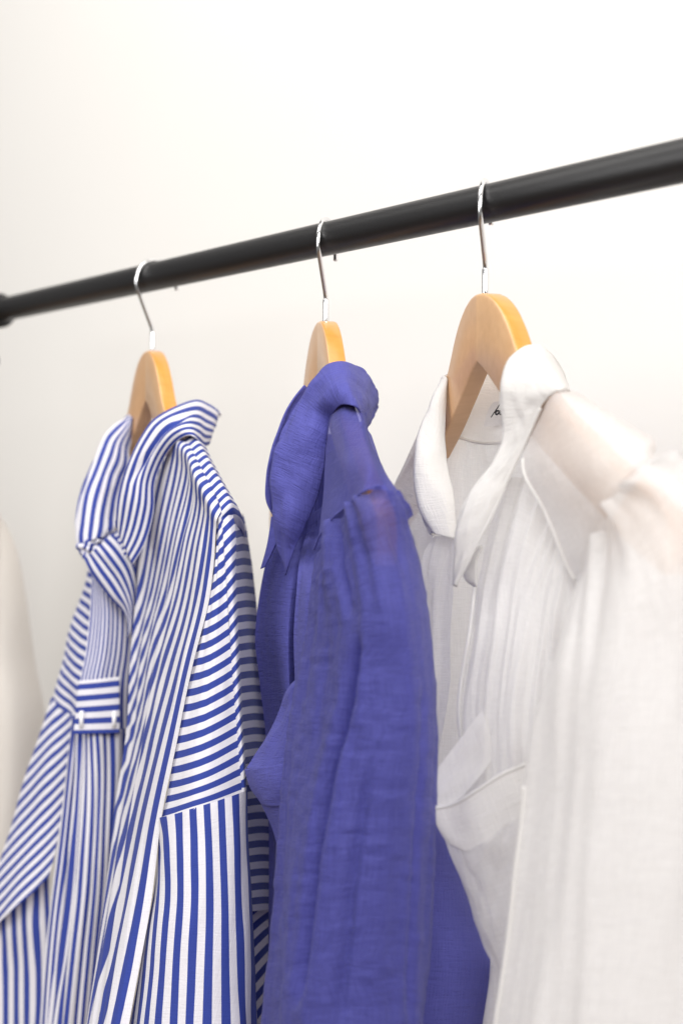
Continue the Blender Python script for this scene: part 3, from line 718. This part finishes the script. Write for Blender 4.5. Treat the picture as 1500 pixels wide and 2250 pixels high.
# inside of the back, neck facing, label
_, gi = sheet(sh3, "back_panel", [
 [(955,948,0.972),(1000,958,0.978),(1045,970,0.970),(1110,970,0.945),(1180,960,0.925),(1235,940,0.925)],
 [(940,1080,0.985),(1000,1080,0.992),(1050,1080,0.985),(1110,1080,0.955),(1200,1080,0.93),(1300,1060,0.90)],
 [(935,1250,0.99),(1000,1250,1.0),(1050,1250,0.99),(1110,1250,0.965),(1220,1250,0.94),(1360,1250,0.88)],
 [(930,1500,1.0),(1000,1500,1.005),(1050,1500,1.0),(1110,1500,0.97),(1240,1500,0.94),(1400,1500,0.88)],
 [(930,1800,1.0),(1000,1800,1.005),(1050,1800,1.0),(1110,1800,0.97),(1240,1800,0.94),(1400,1800,0.88)],
 [(1000,2100,1.0),(1040,2100,1.005),(1080,2100,1.0),(1120,2100,0.97),(1240,2100,0.94),(1400,2100,0.88)],
 [(1030,2290,0.99),(1050,2290,0.99),(1080,2290,0.985),(1120,2290,0.965),(1240,2290,0.94),(1400,2290,0.88)]], W, 70, 120, folds=[(0.003, 10, 2, 106), (0.001, 20, 5, 107)])
_, gb = sheet(sh3, "neck_band", [
 [(968,830,0.952),(1005,815,0.958),(1050,818,0.955),(1110,822,0.935),(1180,800,0.90),(1230,838,0.905)],
 [(972,890,0.958),(1005,890,0.963),(1048,893,0.958),(1110,895,0.935),(1180,880,0.905),(1230,880,0.905)],
 [(965,950,0.968),(1005,960,0.972),(1048,972,0.964),(1110,972,0.938),(1180,962,0.915),(1235,940,0.915)]], WD, 60, 30, folds=[(0.001, 5, 3, 108)])
tube(sh3, "neck_seam", gb[-1] + np.array([0, -0.001, 0]), 0.0011, WD, 8)
lab, gl3 = sheet(sh3, "label_patch", [
 [(1082,884,0.9315),(1105,880,0.9255),(1150,878,0.915)],
 [(1068,910,0.9385),(1105,908,0.929),(1150,905,0.916)],
 [(1062,938,0.944),(1100,934,0.933),(1150,930,0.918)]], WD, 20, 16)
def stroke(pts, w):
    tube(lab, "label_lettering", [P(x, y, 0.926 - (x - 1090) * 0.0002) for x, y in pts], w, M_INK, 6, smooth_n=16)
stroke([(1078,917),(1084,908),(1091,898),(1098,887)], 0.0004)
stroke([(1095,903),(1091,903),(1088,908),(1090,911),(1096,906)], 0.0006)
stroke([(1098,902),(1097,909),(1100,911),(1106,903)], 0.0006)
stroke([(1108,902),(1108,910),(1113,908),(1118,900)], 0.0006)
# shoulder yoke
YK = [
 [(1178,905,0.822),(1195,878,0.808),(1222,862,0.792),(1250,861,0.805),(1254,870,0.86)],
 [(1152,975,0.812),(1195,935,0.786),(1250,898,0.762),(1302,895,0.765),(1308,910,0.82)],
 [(1150,1040,0.800),(1210,1000,0.762),(1290,953,0.734),(1368,942,0.732),(1376,960,0.79)],
 [(1190,1112,0.782),(1240,1075,0.742),(1320,1018,0.706),(1412,984,0.700),(1420,1005,0.76)],
 [(1218,1176,0.772),(1270,1130,0.733),(1330,1085,0.702),(1400,1032,0.676),(1442,1006,0.680)],
 [(1240,1236,0.768),(1272,1205,0.742),(1305,1170,0.723),(1332,1148,0.710),(1360,1110,0.70)],
 [(1260,1274,0.764),(1270,1262,0.755),(1280,1256,0.748),(1290,1256,0.743),(1300,1258,0.738)]]
_, gy = sheet(sh3, "yoke", YK, M_WHTS, 50, 80, folds=[(0.0015, 5, 3, 111)])
tube(sh3, "yoke_seam", gy[22:, 0] + np.array([0, -0.001, 0]), 0.0011, WD, 8)
# near front under the yoke, gathered
sheet(sh3, "front_panel", [
 [(1098,1085,0.8500),(1120,1060,0.8350),(1150,1045,0.8200),(1175,1080,0.8080),(1200,1135,0.7980),(1225,1190,0.7880),(1262,1276,0.7720)],
 [(1062,1190,0.8580),(1090,1180,0.8380),(1120,1175,0.8220),(1150,1185,0.8060),(1180,1215,0.7940),(1212,1255,0.7820),(1258,1320,0.7680)],
 [(1043,1285,0.8620),(1070,1285,0.8380),(1100,1285,0.8220),(1132,1290,0.8060),(1165,1305,0.7920),(1198,1330,0.7800),(1250,1370,0.7660)],
 [(1030,1397,0.8404),(1056,1397,0.8217),(1085,1397,0.8102),(1115,1400,0.7987),(1150,1408,0.7872),(1185,1420,0.7785),(1245,1440,0.7699)],
 [(1014,1490,0.8404),(1042,1490,0.8203),(1072,1490,0.8088),(1104,1492,0.7972),(1140,1496,0.7843),(1176,1500,0.7764),(1240,1510,0.7699)],
 [(1008,1560,0.8404),(1036,1560,0.8203),(1066,1560,0.8088),(1096,1562,0.7972),(1128,1566,0.7843),(1168,1570,0.7756),(1240,1580,0.7699)],
 [(1014,1640,0.8404),(1040,1640,0.8203),(1068,1640,0.8088),(1096,1642,0.7972),(1124,1646,0.7843),(1166,1650,0.7756),(1240,1660,0.7699)],
 [(1018,1760,0.8433),(1044,1760,0.8246),(1070,1760,0.8145),(1100,1762,0.8044),(1130,1766,0.7922),(1170,1770,0.7850),(1240,1780,0.7778)],
 [(1080,2130,0.8534),(1090,2130,0.8318),(1105,2130,0.8217),(1120,2130,0.8116),(1140,2130,0.8030),(1170,2130,0.7958),(1240,2130,0.7886)],
 [(1060,2290,0.8534),(1075,2290,0.8318),(1095,2290,0.8217),(1115,2290,0.8116),(1140,2290,0.8030),(1170,2290,0.7958),(1240,2290,0.7886)]], W, 110, 150,
 folds=[(0.0035, 14, 1.6, 115), (0.0016, 26, 3, 116), (0.004, 22, 3, 117, 'top')])
tube(sh3, "placket_edge", [P(x, y, 0.838 if y > 1390 else 0.860) for x, y in ((1043,1285),(1030,1397),(1014,1490),(1008,1560),(1014,1640))], 0.0012, WD, 8, smooth_n=60)
sheet(sh3, "collar_stand", [[(1040,1205,0.842),(1060,1200,0.836)],[(1024,1240,0.845),(1046,1235,0.838)],[(1019,1262,0.846),(1046,1262,0.839)],[(1028,1279,0.846),(1046,1282,0.840)],[(1042,1287,0.845),(1047,1289,0.841)]], WD, 16, 30, solid=0.0013)
# far front
sheet(sh3, "front_panel", [
 [(949,1176,0.915),(970,1178,0.905),(1004,1184,0.897)],
 [(928,1214,0.918),(962,1216,0.907),(1002,1220,0.898)],
 [(920,1290,0.925),(960,1290,0.910),(996,1290,0.900)],
 [(920,1400,0.930),(960,1400,0.912),(984,1400,0.902)],
 [(920,1500,0.930),(960,1500,0.912),(984,1500,0.904)],
 [(920,1560,0.930),(958,1560,0.914),(976,1560,0.906)],
 [(915,1680,0.930),(940,1680,0.918),(958,1680,0.910)],
 [(915,1900,0.930),(935,1900,0.918),(950,1900,0.912)]], W, 40, 90, folds=[(0.0025, 5, 2.2, 118)])
# tab of the far pocket, near pocket with hem band
sheet(sh3, "pocket_flap", [
 [(952,1698,0.8196),(990,1650,0.8143),(1030,1596,0.8088),(1058,1561,0.8053)],
 [(954,1722,0.8187),(996,1680,0.8129),(1038,1630,0.8071),(1068,1585,0.8034)],
 [(956,1750,0.8178),(1000,1712,0.8120),(1046,1664,0.8062),(1077,1625,0.8025)],
 [(958,1775,0.8170),(1000,1760,0.8115),(1046,1715,0.8057),(1081,1668,0.8021)]], WD, 40, 30, folds=[(0.0008, 3, 3, 121)])
_, gk = sheet(sh3, "pocket_hem", [
 [(945,1773,0.8143),(970,1773,0.8097),(1002,1764,0.8034),(1050,1735,0.7944),(1105,1700,0.7873),(1158,1678,0.7819)],
 [(960,1812,0.8134),(985,1818,0.8079),(1012,1812,0.8025),(1054,1788,0.7940),(1106,1756,0.7868),(1157,1735,0.7814)],
 [(980,1846,0.8125),(1002,1860,0.8075),(1024,1868,0.8030),(1060,1851,0.7944),(1108,1816,0.7873),(1154,1791,0.7819)]], WD, 50, 30, folds=[(0.0012, 4, 2, 122)])
tube(sh3, "pocket_edge", gk[0], 0.0011, WD, 8)
sheet(sh3, "pocket", [
 [(980,1844,0.8143),(1002,1858,0.8088),(1024,1866,0.8044),(1060,1849,0.7958),(1108,1814,0.7886),(1154,1789,0.7832)],
 [(1008,1925,0.8143),(1030,1928,0.8079),(1050,1928,0.8034),(1080,1920,0.7963),(1115,1900,0.7895),(1148,1880,0.7846)],
 [(1040,2010,0.8143),(1056,2012,0.8088),(1072,2012,0.8044),(1092,2008,0.7981),(1114,1998,0.7927),(1140,1985,0.7873)],
 [(1070,2082,0.8143),(1080,2084,0.8106),(1090,2084,0.8062),(1100,2080,0.8016),(1114,2074,0.7963),(1134,2068,0.7900)],
 [(1087,2126,0.8143),(1092,2127,0.8120),(1096,2127,0.8088),(1104,2126,0.8044),(1116,2124,0.7972),(1130,2120,0.7918)]], W, 50, 60, folds=[(0.0025, 4, 3, 123), (0.001, 9, 6, 124)])
# hem layer behind the sleeve's lower edge
sheet(sh3, "back_hem", [
 [(1079,2125,0.90),(1100,2120,0.88),(1180,2110,0.86)],
 [(1068,2200,0.90),(1095,2200,0.88),(1180,2200,0.86)],
 [(1056,2290,0.90),(1085,2290,0.88),(1180,2290,0.86)]], W, 20, 30, folds=[(0.002, 4, 2, 125)])
# near sleeve
WS = [
 [(1300,1258,0.736),(1313,1193,0.722),(1332,1148,0.708),(1353,1103,0.696),(1380,1062,0.682),(1410,1028,0.674),(1440,1006,0.674),(1475,1014,0.685)],
 [(1262,1320,0.745),(1300,1270,0.715),(1340,1220,0.692),(1385,1165,0.675),(1430,1110,0.665),(1475,1070,0.662),(1520,1060,0.672),(1560,1090,0.70)],
 [(1235,1390,0.748),(1280,1350,0.705),(1335,1315,0.676),(1395,1280,0.658),(1460,1250,0.650),(1520,1220,0.650),(1580,1210,0.664),(1625,1230,0.70)],
 [(1200,1480,0.752),(1250,1460,0.700),(1315,1445,0.666),(1385,1430,0.648),(1460,1420,0.641),(1535,1410,0.644),(1605,1405,0.662),(1655,1410,0.70)],
 [(1178,1570,0.756),(1230,1560,0.698),(1300,1552,0.662),(1375,1545,0.643),(1455,1540,0.636),(1535,1538,0.640),(1615,1535,0.660),(1670,1535,0.70)],
 [(1163,1680,0.758),(1218,1676,0.698),(1290,1672,0.660),(1370,1670,0.640),(1452,1668,0.633),(1535,1668,0.638),(1620,1668,0.66),(1680,1668,0.70)],
 [(1152,1792,0.760),(1208,1792,0.698),(1282,1792,0.660),(1364,1792,0.639),(1450,1792,0.632),(1536,1792,0.637),(1622,1792,0.66),(1684,1792,0.70)],
 [(1136,1913,0.762),(1194,1913,0.698),(1270,1913,0.659),(1356,1913,0.638),(1446,1913,0.631),(1536,1913,0.637),(1624,1913,0.66),(1686,1913,0.70)],
 [(1120,2030,0.764),(1180,2030,0.698),(1260,2030,0.659),(1350,2030,0.638),(1442,2030,0.631),(1536,2030,0.637),(1626,2030,0.66),(1688,2030,0.70)],
 [(1082,2290,0.766),(1150,2290,0.698),(1240,2290,0.658),(1336,2290,0.637),(1436,2290,0.631),(1536,2290,0.637),(1628,2290,0.66),(1690,2290,0.70)]]
WS = [r if i < 2 else [(x, y, 0.655 + (z - 0.655) * (0.75 if i == 2 else 0.55)) for x, y, z in r] for i, r in enumerate(WS)]
_, gsw = sheet(sh3, "sleeve", WS, M_WHTS, 120, 170,
 folds=[(0.0065, 8, 1.3, 131), (0.0016, 18, 3, 132), (0.004, 16, 3, 133, 'top')], hollow=0.05)
tube(sh3, "sleeve_edge", gsw[95:, 0], 0.0010, WD, 8)

# ------------------------------------------------------------------ cream garment behind, at the left edge
sh4 = empty("blouse", (h4[1][0], h4[1][1], CAMH - 0.5), "plain cream garment hanging blurred at the far left edge behind the striped shirt", "blouse")
sheet(sh4, "sleeve", [
 [(-170,1040,1.60),(-110,1030,1.545),(-50,1075,1.52),(-5,1120,1.53)],
 [(-185,1220,1.60),(-110,1210,1.52),(-20,1205,1.495),(36,1205,1.53)],
 [(-195,1340,1.60),(-110,1340,1.51),(0,1335,1.485),(60,1330,1.53)],
 [(-205,1460,1.60),(-110,1460,1.50),(10,1455,1.48),(78,1450,1.53)],
 [(-215,1570,1.60),(-110,1570,1.50),(25,1566,1.475),(100,1562,1.53)],
 [(-220,1700,1.60),(-110,1700,1.50),(28,1700,1.475),(104,1690,1.53)],
 [(-222,1900,1.60),(-110,1900,1.50),(20,1900,1.475),(90,1890,1.53)],
 [(-222,2100,1.60),(-110,2100,1.50),(10,2100,1.475),(76,2090,1.53)]], M_CRM, 50, 80, folds=[(0.006, 4, 1.5, 141)], hollow=0.08)
sheet(sh4, "back_panel", [
 [(-400,1030,1.75),(-300,960,1.68),(-180,900,1.64),(-60,1060,1.60),(-30,1100,1.66)],
 [(-420,1400,1.75),(-300,1400,1.66),(-160,1400,1.62),(-30,1400,1.60),(20,1400,1.66)],
 [(-440,1800,1.75),(-300,1800,1.66),(-150,1800,1.62),(10,1800,1.60),(60,1800,1.66)],
 [(-450,2300,1.75),(-300,2300,1.66),(-150,2300,1.62),(20,2300,1.60),(70,2300,1.66)]], M_CRM, 50, 80, folds=[(0.006, 6, 1.5, 142)])
